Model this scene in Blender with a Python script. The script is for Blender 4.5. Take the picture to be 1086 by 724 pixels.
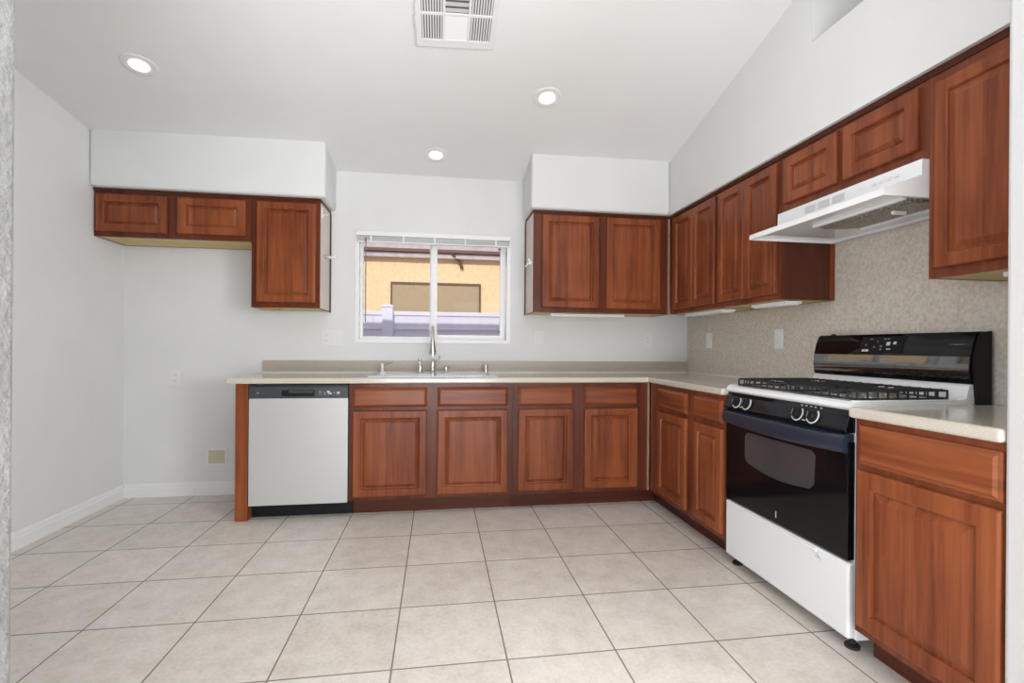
import bpy, bmesh, math, random
from mathutils import Vector, Matrix
R = math.radians
for o in list(bpy.data.objects): bpy.data.objects.remove(o)
S = bpy.context.scene
COL = S.collection
random.seed(4)

# ------------------------------------------------------------------ camera
cam = bpy.data.cameras.new('camera'); cam.sensor_width = 36; cam.lens = 517.73 / 1086 * 36
cam.shift_y = 5.64 / 1086; cam.clip_start = 0.05
co = bpy.data.objects.new('camera', cam); COL.objects.link(co)
co.matrix_world = (Matrix.Translation((1.7973, -3.4013, 1.1374)) @ Matrix.Rotation(-0.1505, 4, 'Z')
                   @ Matrix.Rotation(R(90), 4, 'X') @ Matrix.Rotation(0.0076, 4, 'Z'))
S.camera = co

# ------------------------------------------------------------------ light and exposure
S.view_settings.view_transform = 'Standard'; S.view_settings.look = 'None'
S.view_settings.gamma = 1; S.view_settings.use_curve_mapping = False
S.view_settings.exposure = 0.06
W = bpy.data.worlds.new('world'); S.world = W; W.use_nodes = True
W.node_tree.nodes['Background'].inputs[0].default_value = (0.86, 0.86, 1.0, 1)
W.node_tree.nodes['Background'].inputs[1].default_value = 0.75

def light(name, kind, loc, direction, power, color=(1, 1, 1), **kw):
    l = bpy.data.lights.new(name, kind); l.energy = power; l.color = color
    for k, v in kw.items(): setattr(l, k, v)
    o = bpy.data.objects.new(name, l); COL.objects.link(o); o.location = loc
    o.rotation_euler = Vector(direction).to_track_quat('-Z', 'Y').to_euler()
    return o
light('sun', 'SUN', (0, -5, 8), (0.25, 1, -0.54), 2.2, (1.0, 0.95, 0.86), angle=R(0.6))
# daylight entering by the living room's windows behind the camera and at its left
light('daylight_rear', 'AREA', (1.9, -9.2, 1.35), (0, 1, 0.02), 30, (0.95, 0.975, 1.0), shape='RECTANGLE', size=4.6, size_y=2.2)
light('fill_right', 'AREA', (6.7, -5.6, 1.45), (-1, 0.3, 0.02), 170, (0.93, 0.97, 1.0), shape='RECTANGLE', size=3.2, size_y=2.2)  # added fill that brightens the left wall, no window on this side
light('daylight_left', 'AREA', (-2.3, -5.2, 1.45), (1, 0.25, 0.02), 95, (0.94, 0.97, 1.0), shape='RECTANGLE', size=3.2, size_y=2.2)
# added unseen fill lights: one for the ceiling, two aimed towards the kitchen
light('fill_uplight', 'AREA', (1.8, -5.5, .5), (0, 0.5, 1), 116, (0.94, 0.975, 1.0), shape='RECTANGLE', size=1.8, size_y=1.4)
light('fill_kitchenward', 'AREA', (3.0, -5.8, 1.4), (-0.3, 1, 0.05), 34, (0.93, 0.97, 1.0), shape='RECTANGLE', size=1.8, size_y=1.4)
light('fill_broad', 'AREA', (5.0, -4.7, 1.5), (-1, 0.75, -0.15), 75, (0.93, 0.97, 1.0), shape='RECTANGLE', size=1.8, size_y=1.4)

# ------------------------------------------------------------------ materials
def mat(name, color=(.8, .8, .8), rough=.5, metal=0, spec=.5, coat=0, emit=None, estr=0):
    m = bpy.data.materials.new(name); m.use_nodes = True
    b = m.node_tree.nodes['Principled BSDF']
    b.inputs['Base Color'].default_value = (*color, 1); b.inputs['Roughness'].default_value = rough
    b.inputs['Metallic'].default_value = metal; b.inputs['Specular IOR Level'].default_value = spec
    b.inputs['Coat Weight'].default_value = coat; b.inputs['Coat Roughness'].default_value = .12
    if emit: b.inputs['Emission Color'].default_value = (*emit, 1); b.inputs['Emission Strength'].default_value = estr
    return m
def N(m, t, **kw):
    n = m.node_tree.nodes.new(t)
    for k, v in kw.items(): setattr(n, k, v)
    return n
def L(m, a, b): m.node_tree.links.new(a, b)
def bsdf(m): return m.node_tree.nodes['Principled BSDF']
def coords(m, scale=(1, 1, 1)):
    t = N(m, 'ShaderNodeTexCoord'); mp = N(m, 'ShaderNodeMapping'); mp.inputs['Scale'].default_value = scale
    L(m, t.outputs['Object'], mp.inputs['Vector']); return mp.outputs['Vector']
def noise(m, vec, scale, detail=4, rough=.55):
    n = N(m, 'ShaderNodeTexNoise'); n.inputs['Scale'].default_value = scale
    n.inputs['Detail'].default_value = detail; n.inputs['Roughness'].default_value = rough
    L(m, vec, n.inputs['Vector']); return n.outputs['Fac']
def ramp(m, fac, stops):
    r = N(m, 'ShaderNodeValToRGB'); e = r.color_ramp.elements
    e[0].position, e[0].color = stops[0][0], (*stops[0][1], 1); e[1].position, e[1].color = stops[-1][0], (*stops[-1][1], 1)
    for p, c in stops[1:-1]: x = e.new(p); x.color = (*c, 1)
    L(m, fac, r.inputs['Fac']); return r.outputs['Color']
def bump(m, fac, strength, dist=.002):
    b = N(m, 'ShaderNodeBump'); b.inputs['Strength'].default_value = strength; b.inputs['Distance'].default_value = dist
    L(m, fac, b.inputs['Height']); L(m, b.outputs['Normal'], bsdf(m).inputs['Normal'])
def math_(m, op, a, b=None):
    n = N(m, 'ShaderNodeMath', operation=op)
    for i, v in enumerate((a, b)):
        if v is None: continue
        if isinstance(v, (int, float)): n.inputs[i].default_value = v
        else: L(m, v, n.inputs[i])
    return n.outputs[0]
def textured(name, c0, c1, scale, rough=.6, bs=0., bscale=None, spec=.5, coat=0, detail=4, dist=.002):
    m = mat(name, c0, rough, spec=spec, coat=coat); v = coords(m)
    f = noise(m, v, scale, detail)
    L(m, ramp(m, f, [(.3, c0), (.7, c1)]), bsdf(m).inputs['Base Color'])
    if bs: bump(m, noise(m, v, bscale or scale, 3), bs, dist)
    return m

def wood(name, vertical=True, dark=(.135, .0295, .0125), light_=(.405, .121, .042)):
    m = mat(name, dark, .32, spec=.22, coat=.06)
    sc = (34, 34, 2.0) if vertical else (2.0, 2.0, 34)
    v = coords(m, sc)
    f = noise(m, v, 1.0, 6, .62)
    t = N(m, 'ShaderNodeTexCoord'); sx = N(m, 'ShaderNodeSeparateXYZ'); L(m, t.outputs['Object'], sx.inputs[0])
    oi = N(m, 'ShaderNodeObjectInfo')
    if vertical: s = math_(m, 'ADD', sx.outputs[0], sx.outputs[1])
    else: s = math_(m, 'MULTIPLY', sx.outputs[2], 1.0)
    s = math_(m, 'ADD', math_(m, 'MULTIPLY', s, 11.0), math_(m, 'MULTIPLY', oi.outputs['Random'], 17.0))
    wn = N(m, 'ShaderNodeTexWhiteNoise', noise_dimensions='1D'); L(m, math_(m, 'FLOOR', s), wn.inputs['W'])
    k = math_(m, 'ADD', math_(m, 'MULTIPLY', f, .75), math_(m, 'MULTIPLY', wn.outputs['Value'], .16))
    big = noise(m, coords(m, (2.2, 2.2, 2.2)), 1.0, 2)
    k = math_(m, 'ADD', k, math_(m, 'MULTIPLY', math_(m, 'SUBTRACT', big, .5), .35))
    L(m, ramp(m, k, [(.25, dark), (.52, tuple((a + b) / 2 for a, b in zip(dark, light_))), (.85, light_)]), bsdf(m).inputs['Base Color'])
    bump(m, f, .06, .001)
    return m

M = {}
M['wall'] = textured('wall_paint', (.75, .75, .745), (.78, .78, .775), 3, .65, .10, 55, spec=.3)
M['jamb'] = textured('orange_peel_shaded', (.25, .25, .24), (.33, .33, .32), 6, .28, 1.0, 45, dist=.008, spec=.5)  # orange-peel wall, its shade put into a darker grey
M['jamb_smooth'] = textured('opening_wall_toned_down', (.58, .58, .58), (.61, .61, .61), 3, .6, .12, 55, spec=.3)  # wall colour greyed to stand in for dimmer light on this side
M['ceil'] = textured('ceiling_paint', (.86, .86, .855), (.88, .88, .875), 3, .75, .12, 60, spec=.2)
M['white'] = mat('white_gloss', (.86, .86, .86), .25)
M['trimwhite'] = mat('white_trim', (.84, .84, .83), .4)
M['plastic'] = mat('white_plastic', (.88, .88, .87), .35)
M['plate'] = mat('plate_plastic', (.80, .80, .79), .4)
M['enamel'] = mat('white_enamel', (.86, .87, .88), .12, coat=.4)
M['vinyl'] = mat('vinyl_frame', (.90, .90, .91), .35)
M['fence'] = textured('lavender_vinyl', (.74, .735, .86), (.78, .775, .90), 2, .5)
M['black'] = mat('black_gloss', (.005, .005, .006), .06, spec=.32)
M['blackmatte'] = mat('black_matte', (.008, .008, .009), .5, spec=.25)
M['grate'] = mat('cast_iron', (.02, .021, .024), .45)
M['handle'] = mat('slate_blue_band', (.018, .027, .046), .25, coat=.3)
M['guard'] = mat('reflection_strip_gloss', (.005, .005, .006), .05); M['guard'].node_tree.nodes['Principled BSDF'].inputs['IOR'].default_value = 2.5  # extra reflective, for the strip added to the backguard
M['ovenwin'] = mat('oven_window_glass', (.05, .052, .055), .05, coat=.5)
M['mark'] = mat('pale_markings', (.62, .63, .65), .4)
M['mark_dim'] = mat('grey_markings', (.22, .23, .24), .4)
M['chrome'] = mat('brushed_nickel', (.66, .65, .62), .22, metal=1)
M['steel'] = None
M['dwdark'] = mat('dark_grey_plastic', (.055, .06, .065), .35)
M['rawwood'] = textured('raw_plywood', (.62, .48, .20), (.72, .58, .28), 4, .7)
M['chip'] = textured('raw_wood_chip', (.42, .24, .10), (.55, .34, .15), 20, .7)
M['sideply'] = textured('pale_side_veneer', (.58, .48, .42), (.68, .57, .50), 5, .28, coat=.3)
M['wood'] = wood('cherry_wood_upright')
M['strip'] = mat('pale_corner_strip', (.42, .24, .17), .35)
M['frame'] = wood('cherry_frame_wood', True, (.075, .018, .010), (.19, .050, .021))
M['frame_mid'] = wood('cherry_frame_wood_reddish', True, (.115, .027, .013), (.30, .086, .034))
M['woodh'] = wood('cherry_wood_level', False)
M['wooddark'] = wood('cherry_wood_dark', True, (.060, .016, .009), (.12, .034, .016))
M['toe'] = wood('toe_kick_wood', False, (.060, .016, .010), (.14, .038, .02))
M['counter'] = textured('cream_solid_surface', (.57, .52, .435), (.65, .60, .52), 160, .16, coat=.2, detail=2)
M['splash'] = textured('taupe_solid_surface', (.42, .365, .30), (.52, .46, .385), 180, .35, detail=2)
M['panel'] = textured('speckled_beige_panel', (.58, .52, .445), (.78, .72, .64), 70, .45, .5, 80, detail=3)
M['beige'] = mat('beige_board', (.60, .55, .40), .7)
M['stucco'] = textured('orange_stucco', (.86, .63, .37), (.98, .77, .49), 14, .9, .8, 26)
M['fascia'] = textured('mauve_fascia', (.52, .45, .48), (.66, .58, .62), 6, .7)
M['brown'] = mat('brown_paint', (.16, .09, .06), .6)
M['screen'] = textured('tan_sun_screen', (.42, .33, .20), (.50, .40, .26), 40, .8)
M['ground'] = textured('gravel', (.35, .28, .22), (.5, .42, .34), 30, .95)
M['roof'] = textured('roof_tile', (.35, .22, .15), (.45, .3, .2), 10, .9)
M['soffitgrey'] = textured('taupe_paint', (.42, .40, .36), (.46, .44, .40), 3, .7)
M['alu'] = mat('aluminium_filter', (.34, .31, .27), .5, metal=.6)
M['lamp'] = mat('lamp_diffuser', (1, 1, 1), .5, emit=(1, .98, .95), estr=2.2)
M['rubber'] = mat('black_rubber', (.015, .015, .015), .6)
M['duct'] = mat('dark_duct', (.12, .12, .115), .7)
M['slat'] = mat('blind_slats', (.74, .74, .75), .5)

# stainless steel with a fine brushed grain
m = mat('stainless_steel', (.62, .61, .60), .42, metal=.3); M['steel'] = m
f = noise(m, coords(m, (2, 2, 160)), 1, 3)
L(m, ramp(m, f, [(.3, (.585, .58, .57)), (.7, (.60, .595, .585))]), bsdf(m).inputs['Base Color'])
# filter mesh
m = M['alu']; ck = N(m, 'ShaderNodeTexVoronoi'); ck.inputs['Scale'].default_value = 150; L(m, coords(m), ck.inputs['Vector'])
L(m, ramp(m, ck.outputs['Distance'], [(.2, (.06, .055, .05)), (.7, (.50, .46, .40))]), bsdf(m).inputs['Base Color'])
# glass pane
m = bpy.data.materials.new('window_glass'); m.use_nodes = True; nt = m.node_tree; nt.nodes.clear(); M['glass'] = m
out = N(m, 'ShaderNodeOutputMaterial'); mx = N(m, 'ShaderNodeMixShader'); tr = N(m, 'ShaderNodeBsdfTransparent'); gl = N(m, 'ShaderNodeBsdfGlossy')
gl.inputs['Roughness'].default_value = .02; mx.inputs[0].default_value = .004
L(m, tr.outputs[0], mx.inputs[1]); L(m, gl.outputs[0], mx.inputs[2]); L(m, mx.outputs[0], out.inputs[0])
# floor tile, 0.411 m square, grout lines on multiples of 0.411
TILE = .411
m = mat('ceramic_floor_tile', (.6, .55, .5), .33, spec=.45); M['tile'] = m
v = coords(m)
bt = N(m, 'ShaderNodeTexBrick'); bt.offset = 0; bt.squash = 1; L(m, v, bt.inputs['Vector'])
bt.inputs['Scale'].default_value = 1; bt.inputs['Brick Width'].default_value = TILE; bt.inputs['Row Height'].default_value = TILE
bt.inputs['Mortar Size'].default_value = .0032; bt.inputs['Mortar Smooth'].default_value = .1; bt.inputs['Bias'].default_value = 0
bt.inputs['Color1'].default_value = (.0, .0, .0, 1); bt.inputs['Color2'].default_value = (1, 1, 1, 1); bt.inputs['Mortar'].default_value = (.5, .5, .5, 1)
n1 = noise(m, v, 9, 6, .65); n2 = noise(m, v, 60, 3, .6)
k = math_(m, 'ADD', math_(m, 'MULTIPLY', n1, .6), math_(m, 'MULTIPLY', n2, .4))
k = math_(m, 'ADD', k, math_(m, 'MULTIPLY', math_(m, 'SUBTRACT', bt.outputs['Color'], .5), .10))
tc = ramp(m, k, [(.32, (.62, .555, .485)), (.5, (.75, .69, .625)), (.68, (.85, .80, .745))])
mixn = N(m, 'ShaderNodeMix', data_type='RGBA'); L(m, bt.outputs['Fac'], mixn.inputs[0]); L(m, tc, mixn.inputs[6])
mixn.inputs[7].default_value = (.23, .20, .17, 1)
L(m, mixn.outputs[2], bsdf(m).inputs['Base Color'])
rr = N(m, 'ShaderNodeMapRange'); L(m, bt.outputs['Fac'], rr.inputs[0]); rr.inputs[3].default_value = .33; rr.inputs[4].default_value = .85
L(m, rr.outputs[0], bsdf(m).inputs['Roughness'])
bump(m, math_(m, 'SUBTRACT', 1.0, bt.outputs['Fac']), .35, .002)

# ------------------------------------------------------------------ mesh helpers
class MB:
    def __init__(s): s.bm = bmesh.new()
    def box(s, x0, x1, y0, y1, z0, z1, bev=0, seg=2):
        x0, x1 = sorted((x0, x1)); y0, y1 = sorted((y0, y1)); z0, z1 = sorted((z0, z1))
        vs = [s.bm.verts.new((x, y, z)) for x in (x0, x1) for y in (y0, y1) for z in (z0, z1)]
        fs = [(0, 1, 3, 2), (4, 6, 7, 5), (0, 4, 5, 1), (2, 3, 7, 6), (0, 2, 6, 4), (1, 5, 7, 3)]
        fs = [s.bm.faces.new([vs[i] for i in f]) for f in fs]
        if bev:
            es = {e for f in fs for e in f.edges}
            bmesh.ops.bevel(s.bm, geom=list(es), offset=bev, segments=seg, affect='EDGES', profile=.5)
        return s
    def quad(s, *p): s.bm.faces.new([s.bm.verts.new(q) for q in p]); return s
    def prism(s, pts, axis, a0, a1):
        mk = {'x': lambda p, a: (a, p[0], p[1]), 'y': lambda p, a: (p[0], a, p[1]), 'z': lambda p, a: (p[0], p[1], a)}[axis]
        A = [s.bm.verts.new(mk(p, a0)) for p in pts]; B = [s.bm.verts.new(mk(p, a1)) for p in pts]
        n = len(pts)
        s.bm.faces.new(A); s.bm.faces.new(B[::-1])
        for i in range(n): s.bm.faces.new((A[i], B[i], B[(i + 1) % n], A[(i + 1) % n]))
        return s
    def tube(s, pts, r, seg=8, closed=False):
        pts = [Vector(p) for p in pts]; n = len(pts); rings = []
        rs = r if isinstance(r, (list, tuple)) else [r] * n
        up = None
        for i in range(n):
            if closed: t = pts[(i + 1) % n] - pts[i - 1]
            else: t = pts[min(i + 1, n - 1)] - pts[max(i - 1, 0)]
            t.normalize()
            if up is None: up = t.orthogonal().normalized()
            up = (up - t * up.dot(t)).normalized(); sd = t.cross(up)
            rings.append([s.bm.verts.new(pts[i] + (up * math.cos(a) + sd * math.sin(a)) * rs[i]) for a in [2 * math.pi * k / seg for k in range(seg)]])
        for i in range(n if closed else n - 1):
            a, b = rings[i], rings[(i + 1) % n]
            for k in range(seg): s.bm.faces.new((a[k], a[(k + 1) % seg], b[(k + 1) % seg], b[k]))
        if not closed: s.bm.faces.new(rings[0][::-1]); s.bm.faces.new(rings[-1])
        return s
    def lathe(s, prof, c, axis='z', seg=24):
        c = Vector(c)
        mk = {'z': lambda r, h, a: (r * math.cos(a), r * math.sin(a), h), 'x': lambda r, h, a: (h, r * math.cos(a), r * math.sin(a)),
              'y': lambda r, h, a: (r * math.cos(a), h, r * math.sin(a))}[axis]
        rings = [[s.bm.verts.new(c + Vector(mk(max(r, 1e-5), h, 2 * math.pi * k / seg))) for k in range(seg)] for r, h in prof]
        for a, b in zip(rings, rings[1:]):
            for k in range(seg): s.bm.faces.new((a[k], a[(k + 1) % seg], b[(k + 1) % seg], b[k]))
        s.bm.faces.new(rings[0][::-1]); s.bm.faces.new(rings[-1])
        return s
    def panel(s, O, u, v, w, Wd, H, prof):
        """nested mitred rectangles: prof = [(inset, height)...], back closed"""
        O, u, v, w = map(Vector, (O, u, v, w)); rings = []
        for ins, h in prof:
            rings.append([s.bm.verts.new(O + u * a + v * b + w * h) for a, b in ((ins, ins), (Wd - ins, ins), (Wd - ins, H - ins), (ins, H - ins))])
        for a, b in zip(rings, rings[1:]):
            for k in range(4): s.bm.faces.new((a[k], a[(k + 1) % 4], b[(k + 1) % 4], b[k]))
        s.bm.faces.new(rings[-1]); s.bm.faces.new(rings[0][::-1])
        return s
    def cells(s, xs, ys, skip, z0, z1):
        """a slab made of a grid of cells, some left out"""
        V = {}
        def g(i, j, z):
            if (i, j, z) not in V: V[(i, j, z)] = s.bm.verts.new((xs[i], ys[j], z))
            return V[(i, j, z)]
        on = lambda i, j: 0 <= i < len(xs) - 1 and 0 <= j < len(ys) - 1 and not skip(i, j)
        for i in range(len(xs) - 1):
            for j in range(len(ys) - 1):
                if not on(i, j): continue
                s.bm.faces.new([g(*q, z1) for q in ((i, j), (i + 1, j), (i + 1, j + 1), (i, j + 1))])
                s.bm.faces.new([g(*q, z0) for q in ((i, j), (i, j + 1), (i + 1, j + 1), (i + 1, j))])
                for (di, dj, a, b) in ((-1, 0, (i, j + 1), (i, j)), (1, 0, (i + 1, j), (i + 1, j + 1)), (0, -1, (i, j), (i + 1, j)), (0, 1, (i + 1, j + 1), (i, j + 1))):
                    if not on(i + di, j + dj): s.bm.faces.new((g(*a, z0), g(*b, z0), g(*b, z1), g(*a, z1)))
        return s

ORG = {}
def build(name, mb, material, parent=None, org=(0, 0, 0), label=None, smooth=False, bevel=0):
    bmesh.ops.recalc_face_normals(mb.bm, faces=mb.bm.faces)
    base = Vector(ORG[parent.name]) if parent else Vector(org)
    bmesh.ops.translate(mb.bm, verts=mb.bm.verts, vec=-base)
    me = bpy.data.meshes.new(name); mb.bm.to_mesh(me); mb.bm.free()
    o = bpy.data.objects.new(name, me); COL.objects.link(o); me.materials.append(material)
    if parent: o.parent = parent
    else: o.location = base
    ORG[o.name] = tuple(base)
    if smooth:
        for p in me.polygons: p.use_smooth = True
        try: me.set_sharp_from_angle(angle=R(35))
        except Exception: pass
    if bevel:
        b = o.modifiers.new('bevel', 'BEVEL'); b.width = bevel; b.segments = 3; b.limit_method = 'ANGLE'; b.angle_limit = R(30)
    if label: o['label'] = label
    return o
def tag(o, label, cat, group=None):
    o['label'] = label; o['category'] = cat
    if group: o['group'] = group
    return o
def thing(name, label, cat, loc, group=None, local=False):
    o = bpy.data.objects.new(name, None); COL.objects.link(o); o.location = loc; o.empty_display_size = .05
    ORG[o.name] = (0, 0, 0) if local else tuple(loc)
    return tag(o, label, cat, group)
def struct(name, mb, material, parent=None, **kw):
    o = build(name, mb, material, parent, **kw)
    if not parent: o['kind'] = 'structure'
    return o

# ------------------------------------------------------------------ the room
XL, XR, YB = -.5, 3.96, .60                     # left wall, right wall, back wall
CC = (2.596, .0175, -.1455, -.0277)
def ceil_z(x, y): return CC[0] + CC[1] * x + CC[2] * y + CC[3] * x * y
struct('floor', MB().box(-2.6, 7, -9.6, .74, -.1, 0), M['tile'])

# window opening in the back wall
WX0, WX1, WZ0, WZ1 = 1.15, 2.385, 1.163, 2.045
mb = MB()
mb.box(XL - .14, WX0, YB, YB + .14, 0, 3.0); mb.box(WX1, XR + .14, YB, YB + .14, 0, 3.0)
mb.box(WX0, WX1, YB, YB + .14, 0, WZ0); mb.box(WX0, WX1, YB, YB + .14, WZ1, 3.0)
struct('wall_back', mb, M['wall'])
struct('wall_left', MB().box(XL - .12, XL, -2.42, YB + .14, 0, 3.4), M['wall'])
struct('wall_right', MB().box(XR, XR + .12, -2.42, YB + .14, 0, 2.17), M['wall'])
# bilinear sloping ceiling
mb = MB(); nx, ny = 10, 12
gx = [XL - .12 + (XR + 1.4 - XL) * i / nx for i in range(nx + 1)]; gy = [YB + .14 - (YB + .14 + 2.45) * j / ny for j in range(ny + 1)]
vv = [[[mb.bm.verts.new((x, y, ceil_z(x, y) + t)) for y in gy] for x in gx] for t in (0, .06)]
for i in range(nx):
    for j in range(ny):
        mb.bm.faces.new((vv[0][i][j], vv[0][i + 1][j], vv[0][i + 1][j + 1], vv[0][i][j + 1]))
        mb.bm.faces.new((vv[1][i][j], vv[1][i][j + 1], vv[1][i + 1][j + 1], vv[1][i + 1][j]))
for j in range(ny):
    for i in (0, nx): mb.bm.faces.new((vv[0][i][j], vv[0][i][j + 1], vv[1][i][j + 1], vv[1][i][j]))
for i in range(nx):
    for j in (0, ny): mb.bm.faces.new((vv[0][i][j], vv[0][i + 1][j], vv[1][i + 1][j], vv[1][i][j]))
struct('ceiling', mb, M['ceil'])

# soffits above the wall cabinets
SY, SX, SZ = .215, 3.597, 2.186
def soffit(name, x0, x1, y0, y1, z0, z1, rounded):
    o = struct(name, MB().box(x0, x1, y0, y1, z0, z1), M['wall'])
    if rounded:
        b = o.modifiers.new('bullnose', 'BEVEL'); b.width = .022; b.segments = 4; b.limit_method = 'ANGLE'
        for p in o.data.polygons: p.use_smooth = True
    return o
soffit('trim_1', XL, 1.0, SY, YB, SZ, 2.9, True)
soffit('trim_2', 2.485, SX, SY, YB, SZ, 2.9, True)
# right soffit with the plant-ledge opening cut in it
NY, NZ = -1.255, 2.638
mb = MB()
mb.box(SX, XR + .12, NY, YB, SZ, 3.3); mb.box(SX, XR + .12, -2.42, NY, SZ, NZ)
struct('trim_3', mb, M['wall'])
struct('wall_ledge', MB().box(XR + .9, XR + 1.0, -3.2, NY + .3, 2.2, 3.6), M['soffitgrey'])
struct('wall_ledge_end', MB().box(XR + .12, XR + .9, NY + .02, NY + .12, 2.2, 3.6), M['soffitgrey'])
struct('ceiling_ledge', MB().box(XR + .12, XR + 1.0, -3.2, NY + .02, 2.56, 2.6), M['soffitgrey'])
# opening between the kitchen and the living room, the camera looks through it
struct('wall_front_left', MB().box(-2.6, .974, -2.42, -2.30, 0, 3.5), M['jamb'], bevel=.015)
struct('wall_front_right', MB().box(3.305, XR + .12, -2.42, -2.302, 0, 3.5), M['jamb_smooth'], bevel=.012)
# the living room behind the camera: closed shell with window openings
struct('wall_living_left', MB().box(-2.6, -2.48, -9.6, -6.9, 0, 3.5).box(-2.6, -2.48, -3.5, -2.42, 0, 3.5).box(-2.6, -2.48, -6.9, -3.5, 0, .3).box(-2.6, -2.48, -6.9, -3.5, 2.6, 3.5), M['wall'])
struct('wall_living_right', MB().box(6.9, 7, -9.6, -2.3, 0, 3.5).box(XR + .12, 6.9, -2.42, -2.3, 0, 2.2), M['wall'])
struct('wall_living_rear', MB().box(-2.6, -.5, -9.6, -9.45, 0, 3.5).box(4.3, 7, -9.6, -9.45, 0, 3.5).box(-.5, 4.3, -9.6, -9.45, 0, .2).box(-.5, 4.3, -9.6, -9.45, 2.5, 3.5), M['wall'])
struct('ceiling_living', MB().box(-2.6, 7, -9.6, -2.36, 3.3, 3.4), M['ceil'])
struct('roof', MB().prism([(1.2, 2.60), (-4, 3.95), (-10, 3.95), (-10, 4.05), (-4, 4.05), (1.2, 2.70)], 'x', -3.2, 7.5), M['roof'])

# baseboards
def base_profile(sgn): return [(0, 0), (sgn * .016, 0), (sgn * .016, .062), (sgn * .012, .070), (sgn * .012, .083), (sgn * .006, .098), (0, .100)]
struct('baseboard_left', MB().prism([(XL + .0 + a, z) for a, z in base_profile(1)], 'y', -2.3, YB), M['trimwhite'])
struct('baseboard_back', MB().prism([(YB - a, z) for a, z in base_profile(1)], 'x', XL + .016, .512), M['trimwhite'])

# ------------------------------------------------------------------ window in the back wall
win = bpy.data.objects.new('window_1', None); COL.objects.link(win); win.location = (1.77, YB, 1.163); win['kind'] = 'structure'; ORG['window_1'] = (1.77, YB, 1.163)
fm = MB()
t = .028
fm.box(WX0, WX0 + t, YB - .008, YB + .05, WZ0, WZ1); fm.box(WX1 - t, WX1, YB - .008, YB + .05, WZ0, WZ1)
fm.box(WX0 + t, WX1 - t, YB - .008, YB + .05, WZ0, WZ0 + t); fm.box(WX0 + t, WX1 - t, YB - .008, YB + .05, WZ1 - t, WZ1)
build('frame', fm, M['vinyl'], win)
cx = 1.757
def sash(name, x0, x1, y0, y1, z0, z1, w, wl=None, wr=None):
    wl = wl or w; wr = wr or w
    s_ = MB(); s_.box(x0, x0 + wl, y0, y1, z0, z1); s_.box(x1 - wr, x1, y0, y1, z0, z1)
    s_.box(x0 + wl, x1 - wr, y0, y1, z0, z0 + w); s_.box(x0 + wl, x1 - wr, y0, y1, z1 - w, z1)
    f = build(name, s_, M['vinyl'], win)
    build('pane', MB().box(x0 + wl - .004, x1 - wr + .004, (y0 + y1) / 2 - .003, (y0 + y1) / 2 + .003, z0 + w - .004, z1 - w + .004), M['glass'], f)
sash('sash', WX0 + t, cx + .03, YB + .052, YB + .082, WZ0 + t, WZ1 - t, .022, .022, .05)
sash('sash', cx - .03, WX1 - t, YB + .084, YB + .114, WZ0 + t, WZ1 - t, .04, .05, .045)
build('sill', MB().box(WX0 + t, WX1 - t, YB + .05, YB + .14, WZ0 + .002, WZ0 + t - .004), M['vinyl'], win)
# latch buttons of the right sash
for z in (1.262, 1.955):
    build('latch', MB().lathe([(.010, 0), (.012, -.006), (.007, -.010)], (WX1 - t - .055, YB + .083, z), 'y', 12), M['mark_dim'], win)
# raised mini blind
bl = thing('window_blind', 'raised white mini blind bunched at the top of the window', 'blind', (1.765, YB + .02, 1.96))
build('headrail', MB().box(WX0 + .004, WX1 - .004, YB - .032, YB - .009, 2.006, 2.044, .004), M['white'], bl)
sm = MB()
for k in range(9): sm.box(WX0 + .010, WX1 - .010, YB - .030, YB - .010, 1.966 + k * .0042, 1.9685 + k * .0042)
build('slat_stack', sm, M['slat'], bl)
build('bottom_rail', MB().box(WX0 + .010, WX1 - .010, YB - .031, YB - .009, 1.954, 1.964, .002), M['white'], bl)
for x in (1.27, 1.52, 1.765, 2.01, 2.26): build('ladder_tape', MB().box(x - .006, x + .006, YB - .034, YB - .0315, 1.955, 2.006), M['plastic'], bl)
build('wand', MB().tube([(1.232, YB - .036, 1.99), (1.232, YB - .038, 1.66), (1.232, YB - .038, 1.325)], .0042, 8), M['mark_dim'], bl, label='thin dark tilt wand hanging at the left')

# ------------------------------------------------------------------ outside
struct('ground', MB().box(-8, 12, .74, 14, -.25, -.12), M['ground'])
fe = thing('vinyl_fence', 'white vinyl privacy fence outside behind the window', 'fence', (1.1, 3.6, -.12))
pm = MB(); xk = -3.0
while xk < 7: pm.box(xk, xk + .147, 3.59, 3.61, -.1, 1.57); xk += .15
pm.box(-3, 7, 3.602, 3.607, -.1, 1.57)
build('panel', pm, M['fence'], fe)
build('top_rail', MB().box(-3, 7, 3.57, 3.63, 1.565, 1.622, .006), M['fence'], fe)
build('middle_rail', MB().box(-3, 7, 3.565, 3.635, 1.365, 1.392, .004), M['fence'], fe)
build('bottom_rail', MB().box(-3, 7, 3.57, 3.63, -.1, .02, .006), M['fence'], fe)
for px in (-1.0, 1.105, 3.21, 5.3):
    q = build('post', MB().box(px - .07, px + .07, 3.52, 3.66, -.12, 1.675), M['fence'], fe)
    build('post_cap', MB().panel((px - .082, 3.508, 1.675), (1, 0, 0), (0, 1, 0), (0, 0, 1), .164, .164, [(0, 0), (0, .022), (.02, .03), (.078, .05)]), M['fence'], q)
nh = thing('neighbour_house', 'tan stucco neighbouring house seen through the kitchen window', 'house', (1.7, 5.5, -.12))
build('wall', MB().box(-6, 9, 5.5, 5.9, -.12, 3.1), M['stucco'], nh)
build('fascia', MB().box(-6, 9, 5.36, 5.42, 2.70, 2.78), M['fascia'], nh)
build('gutter', MB().box(-6, 9, 5.30, 5.38, 2.785, 2.845, .01), M['brown'], nh)
build('fascia', MB().box(-6, 9, 5.34, 5.40, 2.85, 2.98), M['fascia'], nh)
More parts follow.
